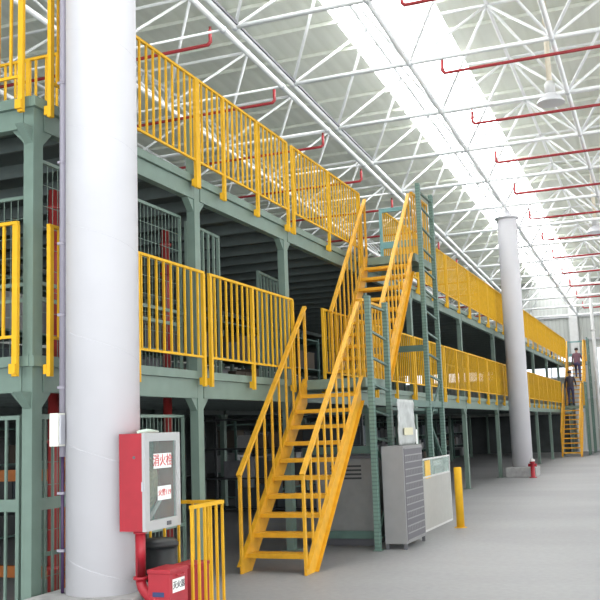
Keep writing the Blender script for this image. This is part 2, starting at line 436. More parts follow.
# rolled hose, nozzle and valve inside
b = MB()
for i in range(5):
    pts = [(6.66+(.05+.028*i)*cos(a), -.87+.0*i, 1.22+(.05+.028*i)*1.25*sin(a)) for a in [j*2*pi/20 for j in range(21)]]
    b.tube(pts, .011, 6, caps=False)
b.build('hose_reel', TAN, root)
b = MB(); b.tube([(6.60, -.93, .94), (6.86, -.93, 1.16)], [.014, .022], 10); nz = b.build('nozzle', LGR, root); nz['label'] = 'pale nozzle lying diagonally'
b = MB(); b.tube([(6.83, -.86, .88), (6.83, -.86, 1.55)], .022, 10); b.tube([(6.83, -.86, 1.40), (6.83, -.94, 1.40)], .028, 10); b.build('valve', REDP, root)
b = MB(); b.tube2((cx0-.0005, -.92, 1.43), [(.001, 0), (.001, .001)], 6)
b = MB(); b.tube([(cx0-.003, -.93, 1.43), (cx0+.001, -.93, 1.43)], .012, 12); b.build('knockout_hole', DGR, root)
tag(MB().tube([(6.42, -.94, 1.6165+.010), (6.60, -.92, 1.6165+.016), (6.80, -.90, 1.6165+.010)], [.012, .02, .008], 8).build('folded_cloth', mat('pale_green_cloth', (.48, .62, .52), .8), org=(6.6, -.9, 1.6165)),
    'pale green folded cloth lying on top of the red fire cabinet', 'cloth')

root = thing('fire_pipe', (6.45, -.98, 0), 'red fire main pipe rising from the floor to the fire hose cabinet', 'pipe')
P = [(6.44, -.94, .863), (6.44, -.94, .50)]
for i in range(7):
    a = i/6*pi/2*.75; P.append((6.44-.09*(1-cos(a))*.9, -.94-.26*(1-cos(a)), .50-.20*sin(a)*.8))
P.append((6.30, -1.16, .10)); P.append((6.30, -1.16, .0))
MB().tube(P, .040, 14).build('pipe', RED, root)
b = MB(); b.tube2((6.44, -.94, .50), [(.058, 0), (.058, .022)], 16); b.build('flange', RED, root); b = MB(); b.tube2((6.44, -.94, .845), [(.054, 0), (.054, .015)], 16); b.build('flange', RED, root)
MB().tube2((6.30, -1.16, .0), [(.06, 0), (.06, .03)], 16).build('floor_flange', RED, root)

def ext_box(x0, y0, w, d, h, label, txt=True):
    root = thing('extinguisher_box', (x0+w/2, y0+d/2, 0), label, 'fire extinguisher box', 'red extinguisher boxes below the fire cabinet')
    b = MB(); b.box(x0, x0+w, y0, y0+d, 0, h-.03); b.build('body', RED, root, bevel=.004)
    b = MB(); b.box(x0-.006, x0+w+.006, y0-.006, y0+d+.006, h-.03, h); l = b.build('lid', RED, root, bevel=.004)
    MB().tube([(x0+w/2-.05, y0-.006, h-.045), (x0+w/2-.05, y0-.022, h-.055), (x0+w/2+.05, y0-.022, h-.055), (x0+w/2+.05, y0-.006, h-.045)], .005, 6).build('handle', RED, root)
    if txt:
        b = MB(); b.box(x0+w*.14, x0+w*.80, y0-.003, y0-.0005, h-.175, h-.075); b.build('label_plate', STK, root)
        text(root, 'lettering', '灭火器', (x0+w*.47, y0-.0045, h-.125), .062, '-y', TXK, depth=.001)
        b = MB(); b.box(x0-.003, x0-.0005, y0+.05, y0+.15, h-.20, h-.165); b.build('blue_sticker', BLUE, root)
    return root
ext_box(6.37, -1.235, .28, .19, .585, 'red fire extinguisher box with white lettered plate on the floor before the column', True)
ext_box(7.10, -1.055, .26, .19, .52, 'red extinguisher box behind the yellow floor guard rail bars', False)
root = thing('plastic_bin', (7.29, -.60, 0), 'black plastic bin standing behind the red extinguisher boxes', 'bin')
MB().tube2((7.29, -.60, 0), [(.145, 0), (.165, .64)], 24).build('body', BLK, root)
MB().tube2((7.29, -.60, .64), [(.175, 0), (.175, .03), (.15, .06), (.05, .075)], 24).build('lid', BLK, root)
b = MB(); b.box(7.40, 7.43, -.80, -.77, .70, .74)
root = thing('guard_rail', (7.5, -.7, 0), 'low yellow guard rail standing on the floor around the extinguisher boxes', 'railing')
MB().bar((6.93, -1.12, 1.0), (7.52, -1.12, 1.0), .03, .03).build('top_rail', YEL, root)
MB().bar((7.505, -1.105, 1.0), (7.505, -.10, 1.0), .03, .03).build('top_rail', YEL, root)
MB().bar((6.945, -1.12, .12), (7.505, -1.12, .12), .022, .022).build('bottom_rail', YEL, root)
MB().bar((7.505, -1.105, .12), (7.505, -.12, .12), .022, .022).build('bottom_rail', YEL, root)
for x in (6.945, 7.06, 7.17, 7.28, 7.39, 7.505):
    MB().bar((x, -1.12, 0), (x, -1.12, .985), .020, .020).build('baluster', YEL, root)
for i in range(1, 8):
    y = -1.12+i*.145; MB().bar((7.505, y, .0 if i in (7,) else .11), (7.505, y, .985), .018, .018).build('baluster', YEL, root)

# ------------------------------------------------------------------ mezzanine steelwork
PX = [6.40, 9.29, 11.93, 15.6, 18.7, 23.6, 28.35, 32.7, 37.0, 41.2, 45.6, 50.2]
MX1 = 50.45
def mez_column(x, y, zt, label, near=False, group='green mezzanine columns'):
    root = thing('steel_column', (x, y, 0), label, 'column', group); root['kind'] = 'thing'
    b = MB(); b.box(x-.065, x+.065, y-.05, y+.05, .012, zt); b.build('shaft', GRN, root)
    b = MB(); b.box(x-.12, x+.12, y-.10, y+.10, 0, .012); b.build('base_plate', GRN, root)
    for hz in (1.985, 4.24):
        if hz > zt: continue
        MB().prism([(x-.065, hz-.14), (x-.065, hz), (x-.20, hz)], y-.04, y+.04).build('gusset', GRN, root)
        MB().prism([(x+.065, hz-.14), (x+.20, hz), (x+.065, hz)], y-.04, y+.04).build('gusset', GRN, root)
    return root
names = ['at the near corner of the mezzanine', 'just beyond the near white round column', 'just before the foot of the near staircase', 'behind the near staircase landing']
for i, x in enumerate(PX):
    where = names[i] if i < 4 else '%s past the near staircase' % ordinal(i-3)
    mez_column(x, .055, 5.2 if i == 1 else 4.47, 'green steel column in the front row, %s' % where)
for row, y in ((1, 4.4), (2, 8.8)):
    for i, x in enumerate(PX):
        mez_column(x, y, 4.2, 'green steel column under the mezzanine, %s row back, %s from near end' % (ordinal(row+1), ordinal(i+1)), group='inner mezzanine columns')
# decks
for lvl, z in (('lower', H1), ('upper', H2)):
    root = thing('mezzanine_deck', (6.35, 0, z), 'grey green %s mezzanine deck running the length of the hall' % lvl, 'mezzanine deck', 'mezzanine decks')
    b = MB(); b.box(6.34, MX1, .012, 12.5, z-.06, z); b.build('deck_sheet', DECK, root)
    b = MB(); b.box(6.30, MX1, -.035, .012, z-.085, z+.002); b.box(6.29, 6.34, .012, 12.5, z-.085, z+.002); b.build('edge_trim', GRN, root)
    xx = 7.0; cnt = 0
    while xx < MX1-.2 and cnt < 60:
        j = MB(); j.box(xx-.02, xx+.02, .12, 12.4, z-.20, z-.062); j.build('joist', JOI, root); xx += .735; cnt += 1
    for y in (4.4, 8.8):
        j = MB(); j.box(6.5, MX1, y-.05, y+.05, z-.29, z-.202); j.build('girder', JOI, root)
# front edge beams per bay
for lvl, z0, z1 in (('lower', 1.985, H1-.088), ('upper', 4.24, H2-.088)):
    for i in range(len(PX)-1):
        a, c = PX[i]+.078, PX[i+1]-.078
        b = MB(); b.box(a, c, .0, .012, z0, z1); b.box(a, c, .012, .09, z0, z0+.012); b.box(a, c, .012, .09, z1-.012, z1)
        where = ['above the near white column', 'between the near white column and the staircase', 'behind the near staircase'][i] if i < 3 else '%s bay past the near staircase' % ordinal(i-2)
        tag(b.build('edge_beam', GRN, org=((a+c)/2, 0, z0)), 'green edge beam of the %s deck, %s' % (lvl, where), 'beam', 'front edge beams of the mezzanine', 'thing')
    b = MB(); b.box(6.33, 6.345, .11, 4.34, z0, z1); b.box(6.345, 6.42, .12, 4.34, z0, z0+.012); b.box(6.345, 6.42, .12, 4.34, z1-.012, z1)
    g = [(.105, z0-.14), (.105, z0), (.25, z0)]
    tag(b.build('edge_beam', GRN, org=(6.35, 2, z0)), 'grey green edge beam of the %s deck end face, left of the corner column' % lvl, 'beam', 'end edge beams of the mezzanine', 'thing')
b = MB()
for hz in (1.985, 4.24):
    for q in (0,):
        b = MB(); n0 = len(b.v); y0 = .105
        b.v += [(6.36, y0, hz-.14), (6.36, y0, hz), (6.36, y0+.14, hz), (6.44, y0, hz-.14), (6.44, y0, hz), (6.44, y0+.14, hz)]
        for fc in ((0,1,2),(5,4,3),(0,3,4,1),(1,4,5,2),(2,5,3,0)): b.f.append(tuple(n0+i for i in fc)); b.mi.append(0); b.sm.append(False)
        b.build('side_gusset', GRN, [o for o in bpy.data.objects if o.name == 'steel_column'][0])
# added back partition that keeps the mezzanine interior dark
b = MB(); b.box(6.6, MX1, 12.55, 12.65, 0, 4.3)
tag(b.build('added_partition', mat('partition_grey', (.16, .18, .18), .8, noise=.2, nscale=1.5), org=(6.6, 12.6, 0)), 'added dark grey partition keeping the back of the mezzanine dark', 'partition', kind='thing')

b = MB(); b.box(MX1-.12, MX1-.05, .2, 12.5, 0, 1.94)  # dark sheet added before the pale end wall, for dark clutter
tag(b.build('added_partition', mat('partition_dark', (.07, .08, .08), .8, noise=.3, nscale=1.2), org=(MX1, 6, 0)), 'added dark partition standing in for dark clutter at the far lower end', 'partition', kind='thing')

# ------------------------------------------------------------------ guardrail panels
def rail_panel(L, mids, zt, zb, zp, sp, axis='x'):
    """rail of length L along +x from origin at z=0 (deck level); returns root"""
    root = bpy.data.objects.new('guardrail_panel', None); COL.objects.link(root); ORG[root.name] = (0,0,0); root.empty_display_size = .1
    MB().bar((0, 0, zt-.015), (L, 0, zt-.015), .032, .028).build('top_rail', YEL, root)
    MB().bar((.02, 0, zb), (L-.02, 0, zb), .024, .024).build('bottom_rail', YEL, root)
    posts = [.025] + list(mids) + [L-.025]
    for x in posts:
        p = MB().bar((x, -.004, zp), (x, -.004, zt-.03), .05, .036, up=(0,1,0)).build('post', YEL, root)
        MB().box(x-.03, x+.03, .014, .044, zp+.02, zp+.10).build('bracket', YEL, p, org=(0,0,0))
    nb = round(L/sp)
    for i in range(1, nb):
        x = i*L/nb
        if min(abs(x-q) for q in posts) < .04: continue
        MB().bar((x, 0, zb+.010), (x, 0, zt-.03), .021, .021).build('baluster', YEL, root)
    return root
G1 = 'yellow guardrail panels along the lower deck edge'; G2 = 'yellow guardrail panels along the upper deck edge'
low = lambda L, mids: rail_panel(L, mids, 1.12, .155, -.17, .146)
upp = lambda L, mids: rail_panel(L, mids, 1.14, .155, -.16, .133)
YRL = -.085
def place(o, x, z, label, group, rz=0, y=YRL):
    o.location = (x, y, z); o.rotation_euler = (0, 0, rz); tag(o, label, 'railing', group); return o
place(low(2.82, [1.41]), 6.42, H1, 'yellow lower deck guardrail panel partly hidden behind the near white column', G1)
place(low(2.53, [1.17]), 9.36, H1, 'yellow lower deck guardrail panel ending at the foot flight of the near staircase', G1)
place(upp(2.72, [1.36]), 6.42, H2, 'yellow upper deck guardrail panel partly hidden behind the near white column', G2)
place(upp(2.72, [.68, 1.66]), 9.14, H2, 'yellow upper deck guardrail panel above the lower panel left of the staircase', G2)
place(upp(3.12, [1.50]), 12.02, H2, 'yellow upper deck guardrail panel ending at the top flight of the near staircase', G2)
pl = low(2.58, [1.29]); pu = upp(2.58, [1.29])
index_kids()
x = 13.06; i = 0
while x+2.58 < 45.35:
    o = pl if i == 0 else copy_tree(pl)
    place(o, x, H1, 'yellow guardrail panel on the lower deck, %s past the near staircase opening' % ordinal(i+1), G1); i += 1; x += 2.66
x = 16.45; i = 0
while x+2.58 < 48.6:
    o = pu if i == 0 else copy_tree(pu)
    place(o, x, H2, 'yellow guardrail panel on the upper deck, %s past the near staircase top' % ordinal(i+1), G2); i += 1; x += 2.66
# end face (going left from the corner column)
place(low(2.6, [1.3]), 6.215, H1, 'yellow lower deck guardrail panel on the end face left of the corner column', G1, pi/2, .06)
place(upp(2.6, [1.3]), 6.215, H2, 'yellow upper deck guardrail panel on the end face left of the corner column', G2, pi/2, .02)
place(upp(3.2, [.9]), 7.86, H2+.0, 'yellow guardrail panel standing across the upper deck behind the corner column', G2, pi/2, .35)

# ------------------------------------------------------------------ staircase flights
YS0, YS1 = -.94, -.155
def flight(x0, z0, rise, run, name_label, n=10, ext=.0):
    """treads n, nosing k at x0+run*(k-1), z0+rise*k ; landing at k=n+1"""
    root = thing('staircase', (x0, -.5, z0), name_label, 'staircase', 'yellow steel stair flights')
    sl = rise/run
    xt = x0+run*n; zt = z0+rise*(n+1)
    def zs(x): return z0 + rise + (x-x0)*sl
    for y, nm in ((YS1, 'left'), (YS0, 'right')):
        xb = x0-.16
        top = [(xb, z0+.02), (xb, max(z0+.06, zs(xb)+.02)), (xt, zt+.0), (xt+.0, zt-.30)]
        dz = .34*1.0
        xq = x0 + (z0 - (zs(x0)-dz))/sl + .0
        poly = [(xb, z0), (xb, zs(xb)+.03), (xt+.02, zs(xt+.02)+.0), (xt+.02, zs(xt+.02)-dz), (xq, z0)]
        s_ = MB(); s_.prism(poly, y-.006, y+.006)
        fl = -.05 if nm == 'right' else .05
        # flanges along the top and bottom edges of the channel
        a, c = Vector((xb, y+fl/2, zs(xb)+.03)), Vector((xt+.02, y+fl/2, zs(xt+.02)+.0))
        s_.bar(a, c, abs(fl), .008)
        a, c = Vector((xq, y+fl/2, z0+.005)), Vector((xt+.02, y+fl/2, zs(xt+.02)-dz+.004))
        s_.bar(a, c, abs(fl), .008)
        s_.build('stringer', YEL2, root)
    for k in range(1, n+1):
        x = x0+run*(k-1); z = z0+rise*k
        t_ = MB(); t_.box(x, x+.235, YS0+.008, YS1-.008, z-.006, z); t_.box(x, x+.006, YS0+.008, YS1-.008, z-.05, z-.006); t_.box(x+.229, x+.235, YS0+.008, YS1-.008, z-.045, z-.006)
        t_.build('tread', YEL2, root)
    for y in (YS1+.0, YS0+.0):
        oy = y + (-.0 if y == YS1 else .0)
        hb = .93
        xa, xc = x0-.16, xt+.05
        h_ = MB(); h_.bar((xa, oy, zs(xa)+1.05), (xc, oy, zs(xc)+.98), .055, .04)
        hr = h_.build('handrail', YEL2, root)
        hz = lambda x: zs(x)+1.05-.07*(x-xa)/(xc-xa)
        nb = 10
        for i in range(nb):
            x = xa+.03 + i*(xc-xa-.06)/(nb-1)
            lo = z0+.0 if i == 0 else zs(x)-.12
            MB().bar((x, oy, max(z0, lo)), (x, oy, hz(x)-.02), .035 if 0 < i < nb-1 else .045, .02 if 0 < i < nb-1 else .03, up=(0,1,0)).build('baluster', YEL2, hr, org=ORG[root.name])
    return root
R1 = H1/11; R2_ = (H2-H1)/11
s1 = flight(10.04, 0, R1, .208, 'yellow steel stair flight rising from the floor to the lower deck near the camera')
s2 = flight(13.42, H1, R2_, .178, 'yellow steel stair flight rising from the lower to the upper deck near the camera')

def landing(x0, x1, z, label, guard=True, endrail=False):
    root = thing('stair_landing', (x0, -.5, z), label, 'landing', 'green stair landings')
    b = MB(); b.box(x0, x1, -1.02, -.045, z-.03, z); b.build('deck_plate', GRN, root)
    b = MB(); b.box(x0, x0+.04, -1.02, -.045, z-.13, z-.031); b.box(x1-.04, x1, -1.02, -.045, z-.13, z-.031)
    b.box(x0+.04, x1-.04, -1.02, -.98, z-.13, z-.031); b.box(x0+.04, x1-.04, -.085, -.045, z-.13, z-.031); b.build('frame', GRN, root)
    g = MB(); y = -.97
    g.bar((x0+.10, y, z+1.08), (x1-.0, y, z+1.08), .04, .035); gr = g.build('guardrail', YEL2, root)
    k = 0; x = x0+.12
    while x < x1:
        MB().bar((x, y, z), (x, y, z+1.07), .026, .022, up=(0,1,0)).build('baluster', YEL2, gr, org=ORG[root.name]); x += .155
    if endrail:
        e = MB(); e.bar((x1-.03, -.10, z), (x1-.03, -.10, z+1.12), .05, .05); e.bar((x1-.03, -.94, z), (x1-.03, -.94, z+1.12), .05, .05)
        e.bar((x1-.03, -.125, z+1.08), (x1-.03, -.915, z+1.08), .05, .07); e.bar((x1-.03, -.125, z+.42), (x1-.03, -.915, z+.42), .04, .12); e.build('end_rail', mat('blue_green_paint', (.16, .32, .32), .5), root)
    return root
l1 = landing(12.13, 13.38, H1-.001, 'grey green lower landing of the near staircase with yellow side rail')
l2 = landing(15.215, 16.42, H2-.001, 'grey green upper landing of the near staircase with blue green end rail', endrail=True)

def rack_tower(xa, xb, h, label, nseg, y=-1.13):
    root = thing('rack_tower', (xa, y, 0), label, 'rack frame', 'dark green rack frames carrying the landings')
    for x in (xa, xb):
        b = MB(); b.box(x-.045, x+.045, y-.035, y-.031, .01, h); b.box(x-.045, x-.041, y-.031, y+.035, .01, h); b.box(x+.041, x+.045, y-.031, y+.035, .01, h)
        b.box(x-.041, x-.025, y+.031, y+.035, .01, h); b.box(x+.025, x+.041, y+.031, y+.035, .01, h)
        p = b.build('upright', RACK, root)
        MB().box(x-.07, x+.07, y-.06, y+.06, 0, .01).build('foot_plate', GRD, p, org=ORG[root.name])
    z = h*.42; k_ = 0
    while z < h-.2:
        MB().bar((xa, y, z+.05), (xb, y, z-.03), .028, .032, up=(0,1,0)).build('rung_brace', GRD, root); z += .36
    nseg = max(2, round(h*.42/.75)); dz = (h*.42-.2)/nseg
    for i in range(nseg):
        z = .2+i*dz
        a, c = (xa, xb) if i % 2 == 0 else (xb, xa)
        MB().bar((a, y, z), (c, y, z+dz), .028, .03, up=(0,1,0)).build('diagonal_brace', GRD, root)
    for z in (.15, h-.12): MB().bar((xa+.04, y+.01, z), (xb-.04, y+.01, z), .028, .035, up=(0,1,0)).build('cross_brace', GRD, root)
    return root
r1 = rack_tower(12.02, 12.84, 3.37, 'dark green perforated rack frame beside the lower stair flight', 7)
rt2 = rack_tower(15.17, 16.08, 5.68, 'tall dark green perforated rack frame beside the upper landing of the near staircase', 10)
# beams
def rbeam(a, c, label, h=.10, w=.05):
    b = MB().bar(a, c, w, h); o = b.build('rack_beam', GRD, org=tuple((Vector(a)+Vector(c))/2)); return tag(o, label, 'beam', 'dark green rack beams by the near staircase', 'thing')
rbeam((12.89, -1.13, 1.95), (15.12, -1.13, 1.95), 'long dark green rack beam above the glazed booth panel')
rbeam((15.22, -1.13, 1.95), (16.03, -1.12, 1.95), 'short dark green rack beam between the tall rack uprights')
rbeam((15.17, -1.09, 2.88), (15.17, -.05, 2.88), 'dark green rack beam crossing behind the upper stair flight')
b = MB(); b.box(12.9, 16.0, -1.08, -.12, 1.86, 1.89)
b = MB(); b.box(13.0, 16.0, -1.08, -.14, 1.84, 1.88)
for x in (13.0, 15.96): b.box(x, x+.04, -1.08, -.14, 1.80, 1.84)
tag(b.build('shelf_board', GRD, org=(14.5, -.6, 1.84)), 'dark green shelf board under the beams between the rack frames', 'shelf')

# ------------------------------------------------------------------ louvred cabinet, sheet, booth, bollard
GCB = mat('cabinet_grey', (.235, .232, .232), .5, noise=.05)
x0, x1, y0, y1, z1 = 12.14, 13.14, -1.49, -1.19, 1.34
root = thing('louvred_cabinet', (12.6, -1.33, 0), 'tall light grey metal cabinet with dark louvred front beside the near staircase', 'cabinet')
b = MB(); b.box(x0, x1, y0, y1, .07, z1); b.build('body', GCB, root, bevel=.006)
for (x, y) in ((x0+.03, y0+.03), (x1-.03, y0+.03), (x0+.03, y1-.03), (x1-.03, y1-.03)):
    MB().box(x-.02, x+.02, y-.02, y+.02, 0, .072).build('foot', DGR, root)
b = MB(); b.box(x0+.035, x1-.035, y0-.006, y0-.0005, .11, z1-.035); lp = b.build('louvre_panel', SLAT, root)
rows = 13; hh = (z1-.035-.11)/rows
for i in range(rows+1):
    z = .11+i*hh
    MB().box(x0+.035, x1-.035, y0-.012, y0-.0065, z-.008, z+.008).build('louvre_rib', GCB, lp, org=ORG[root.name])
g = MB()
for i in range(rows):
    if i % 2 == 0: continue
    for j in range(11):
        x = x0+.08+j*.083; g.box(x, x+.012, y0-.010, y0-.0065, .13+i*hh, .10+(i+1)*hh)
g.build('slot_fins', GCB, lp, org=ORG[root.name])['kind'] = 'stuff'
root = thing('plastic_sheet', (12.5, -1.33, z1), 'clear white plastic sheet propped on top of the grey louvred cabinet', 'sheet')
xa, xb_, zb, zt_ = 12.20, 13.04, z1+.004, 1.965
nu, nv = 16, 14; b = MB()
for j in range(nv+1):
    vv = j/nv; c_ = .07; ez = vv*(zt_-zb); k_ = 0
    if ez < c_: k_ = c_-sqrt(max(0, c_*c_-(c_-ez)**2))
    elif zt_-zb-ez < .04: k_ = .04-sqrt(max(0, .0016-(.04-(zt_-zb-ez))**2))
    for i in range(nu+1):
        uu = i/nu; xx = xa+k_+uu*(xb_-xa-2*k_)
        b.v.append((xx, -1.435+.005*sin(uu*9+vv*7)+.004*sin(vv*23+uu*3), zb+ez))
for j in range(nv):
    for i in range(nu):
        q = j*(nu+1)+i; b.f.append((q, q+1, q+nu+2, q+nu+1)); b.mi.append(0); b.sm.append(True)
o = b.build('sheet', SHEET, root); sm_ = o.modifiers.new('solid', 'SOLIDIFY'); sm_.thickness = .012
b = MB(); b.box(12.38, 12.82, -1.462, -1.454, 1.48, 1.58); b.build('beige_patch', mat('beige_paper', (.66, .62, .44), .8), root)
b = MB(); b.box(13.06, 13.14, -1.44, -1.43, 1.345, 1.55); b.build('paper_strip', STK, root)
for z in (1.40, 1.48, 1.55): pass

BTH = mat('booth_grey', (.38, .375, .35), .5, noise=.05)
root = thing('booth_panel', (14.5, -1.22, 0), 'pale grey booth panel with glass strip along its top between rack frames', 'booth')
b = MB(); b.box(13.20, 15.98, -1.235, -1.215, .03, .80); b.build('lower_panel', BTH, root)
b = MB(); b.box(13.20, 15.98, -1.24, -1.21, 0, .03); b.box(13.20, 15.98, -1.24, -1.21, .80, .825); b.box(13.20, 15.98, -1.24, -1.21, 1.07, 1.095)
for x in (13.20, 15.955): b.box(x, x+.025, -1.24, -1.21, .03, 1.07)
b.build('frame', LGR, root)
b = MB(); b.box(13.225, 15.955, -1.228, -1.222, .825, 1.07); b.build('glass_strip', mat('green_glass', (.50, .62, .57), .08, alpha=.45), root)
b = MB(); b.box(14.28, 14.60, -1.2385, -1.2285, .785, 1.06); b.build('yellow_sticker', mat('sticker_yellow', (.74, .46, .08), .6), root)
b = MB(); b.box(13.30, 13.75, -1.200, -1.19, .86, 1.0); b.build('paper_notice', STK, root)
b = MB(); b.box(15.0, 15.5, -1.200, -1.19, .95, 1.03); b.build('paper_notice', STK, root)

root = thing('machine_cabinet', (12.9, -.5, 0), 'grey machine cabinet with ventilation slots standing under the near lower stair landing', 'machine cabinet')
MGY = mat('machine_grey', (.20, .205, .20), .55, noise=.08)
b = MB(); b.box(12.45, 13.3, -.98, -.12, .10, 1.18); b.build('body', MGY, root, bevel=.01)
b = MB(); b.box(12.42, 13.33, -1.01, -.09, 1.18, 1.22); b.build('top_plate', DGR, root)
b = MB(); b.box(12.5, 13.25, -.93, -.17, 0, .10); b.build('base_frame', DGR, root)
for i in range(4): MB().box(12.443, 12.4495, -.80, -.35, .90+i*.055, .925+i*.055).build('vent_slot', BLK, root)
rbeam((12.38, -1.06, .16), (12.38, -.06, .16), 'dark green low rack beam in front of the grey machine cabinet')
rbeam((12.38, -1.06, 1.30), (12.38, -.06, 1.30), 'dark green rack beam level with the top of the grey machine cabinet')
root = thing('bollard', (14.82, -1.62, 0), 'yellow steel bollard standing on the floor before the booth panel', 'bollard')
MB().tube2((14.82, -1.62, .0), [(.062, 0.008), (.062, .915), (.055, .93), (.0, .935)], 20).build('tube', YEL, root)
MB().tube2((14.82, -1.62, 0), [(.10, 0), (.10, .008)], 20).build('base_plate', YEL, root)

# small red hydrant post by the far white column and red riser
root = thing('fire_hydrant', (27.95, -.94, 0), 'small red hydrant post beside the far white column plinth', 'hydrant')
MB().tube2((27.95, -.94, 0), [(.11, 0), (.11, .02), (.06, .03), (.06, .42), (.08, .43), (.08, .46)], 14).build('standpipe', RED, root)
b = MB(); b.tube([(27.95, -1.06, .36), (27.95, -.82, .36)], .045, 10); b.build('outlet', RED, root)
MB().tube2((27.95, -.94, .46), [(.07, 0), (.07, .05), (.03, .07), (.03, .10)], 12).build('cap', LGR, root)
tag(MB().tube([(32.9, -.18, 0), (32.9, -.18, 1.75)], .05, 10).build('red_post', RED, org=(32.9, -.18, 0)), 'thin red post standing just behind the far white column', 'post')

# ------------------------------------------------------------------ red risers under the mezzanine
for x, y, lab in ((10.3, 1.0, 'red fire riser pipe behind the mesh right of the near white column'), (8.0, 1.02, 'red fire riser pipe behind the corner column left of the near white column')):
    root = thing('riser_pipe', (x, y, 0), lab, 'pipe', 'red riser pipes under the mezzanine')
    MB().tube([(x, y, 0), (x, y, 2.19)], .056, 14).build('pipe', REDP, root)
    MB().tube([(x, y, 2.285), (x, y, 4.19)], .056, 14).build('upper_pipe', REDP, root)
    for z in (.3, 1.55, 3.6, 3.98): MB().tube2((x, y, z), [(.075, 0), (.075, .04)], 14).build('coupling', REDP, root)

# ------------------------------------------------------------------ mesh screens and bar gates
def mesh_screen(L, h, label, grid=.075, mid=None, solidband=None):
    root = bpy.data.objects.new('mesh_screen', None); COL.objects.link(root); ORG[root.name] = (0,0,0)
    b = MB(); w = .03
    b.bar((w/2, 0, 0), (w/2, 0, h), w, w); b.bar((L-w/2, 0, 0), (L-w/2, 0, h), w, w)
    b.bar((w, 0, w/2), (L-w, 0, w/2), w, w); b.bar((w, 0, h-w/2), (L-w, 0, h-w/2), w, w)
    b.build('frame', GRN, root)
    g = MB(); n_ = int((L-.06)/grid)
    for i in range(1, n_): x = .03+i*(L-.06)/n_; g.bar((x, 0, w), (x, 0, h-w), .005, .005)
    m_ = int(h/(grid*2.4))
    for i in range(1, m_): z = w+i*(h-2*w)/m_; g.bar((w, .004, z), (L-w, .004, z), .005, .005)
    g.build('wire_mesh', GRN, root)
    for z in (mid or []): MB().bar((w, -.012, z), (L-w, -.012, z), .02, .035).build('mid_rail', GRN, root)
    tag(root, label, 'mesh screen', 'green wire mesh screens of the mezzanine'); return root
def putm(o, x, y, z, rz=0): o.location = (x, y, z); o.rotation_euler = (0, 0, rz); return o
putm(mesh_screen(2.70, 1.78, 'green wire mesh screen on the lower deck behind the near white column', mid=(.52, .66)), 6.52, .19, H1+.005)
putm(mesh_screen(2.70, 1.78, 'green wire mesh screen on the floor under the lower deck behind the fire cabinet', mid=(.60,)), 6.52, .19, .03)
putm(mesh_screen(3.0, 1.45, 'green wire mesh screen on the lower deck end face, left of corner column', mid=(.52, .66)), 6.62, .28, H1+.005, pi/2)
def bar_gate(L, h, nb, band, label, bars2=None, x=0, y=0, z=0, rz=0):
    root = thing('bar_gate', (x, y, z), label, 'gate', 'green bar gates of the mezzanine'); root.rotation_euler = (0, 0, rz); ORG[root.name] = (0,0,0)
    b = MB(); w = .035
    b.bar((w/2, 0, 0), (w/2, 0, h), w, w); b.bar((L-w/2, 0, 0), (L-w/2, 0, h), w, w)
    b.bar((w, 0, w/2), (L-w, 0, w/2), w, w); b.bar((w, 0, h-w/2), (L-w, 0, h-w/2), w, w); b.build('frame', GRN, root)
    if band: MB().box(w, L-w, -.012, .012, *band).build('kick_band', GRN, root)
    for i in range(1, nb):
        xx = i*L/nb
        if band:
            MB().bar((xx, 0, w), (xx, 0, band[0]), .02, .02).build('bar', GRN, root); MB().bar((xx, 0, band[1]), (xx, 0, h-w), .02, .02).build('bar', GRN, root)
        else: MB().bar((xx, 0, w), (xx, 0, h-w), .026, .026).build('bar', GRN, root)
    return root
bar_gate(2.6, 1.78, 18, (.99, 1.09), 'green bar gate at floor level left of the corner column', x=6.44, y=.20, z=.02, rz=pi/2)
bar_gate(1.05, 1.78, 9, (.99, 1.09), 'green bar gate at floor level between the corner column and the near white column', x=6.52, y=.11, z=.02)
bar_gate(.98, 1.80, 6, None, 'green bar gate on the lower deck just past the column beyond the near white column', x=9.55, y=.30, z=H1+.005, rz=.06)
bar_gate(1.6, 1.70, 10, None, 'green bar gate on the lower deck behind the lower stair landing', x=12.6, y=.75, z=H1+.005, rz=.10)

# ------------------------------------------------------------------ goods under the mezzanine
def rack_unit(x, y, z, L, Dp, h, shelves, rz, label, mat_f, fill, group, seed=0):
    root = thing('storage_rack', (x, y, z), label, 'storage rack', group); root.rotation_euler = (0, 0, rz); ORG[root.name] = (0,0,0)
    for px_ in (.03, L-.03):
        for py in (.03, Dp-.03): MB().bar((px_, py, 0), (px_, py, h), .05, .05).build('upright', mat_f, root)
    zz = []
    for i in range(shelves):
        zz.append(.08 + i*(h-.14)/(shelves-1) if shelves > 1 else .1)
        MB().box(.0, L, .0, Dp, zz[-1]-.03, zz[-1]).build('shelf', mat_f, root)
    rnd = random.Random(seed); M4 = Matrix.Translation((x, y, z)) @ Matrix.Rotation(rz, 4, 'Z')
    for i in range(shelves-1):
        xx = .08
        while xx < L-.35:
            w = rnd.uniform(.25, .5); hh_ = rnd.uniform(.4, .8)*(zz[i+1]-zz[i]-.05); d = Dp*rnd.uniform(.6, .85)
            if xx+w > L-.06: break
            if rnd.random() < .85:
                b = MB(); b.box(0, w-.03, 0, d, .002, hh_); b.box(-.008, w-.022, -.008, d+.008, hh_, hh_+.03)
                o = b.build('storage_box', rnd.choice(fill), org=(0,0,0)); o.location = M4 @ Vector((xx, .04, zz[i])); o.rotation_euler = (0, 0, rz)
                tag(o, 'dark storage box on a shelf of a rack under the mezzanine', 'box', 'boxes on the racks under the mezzanine')
            xx += w
    return root
fills = [CRT, BLK, mat('box_brown', (.10, .08, .06), .8), mat('box_slate', (.06, .075, .085), .8), mat('box_pale', (.26, .26, .26), .8)]
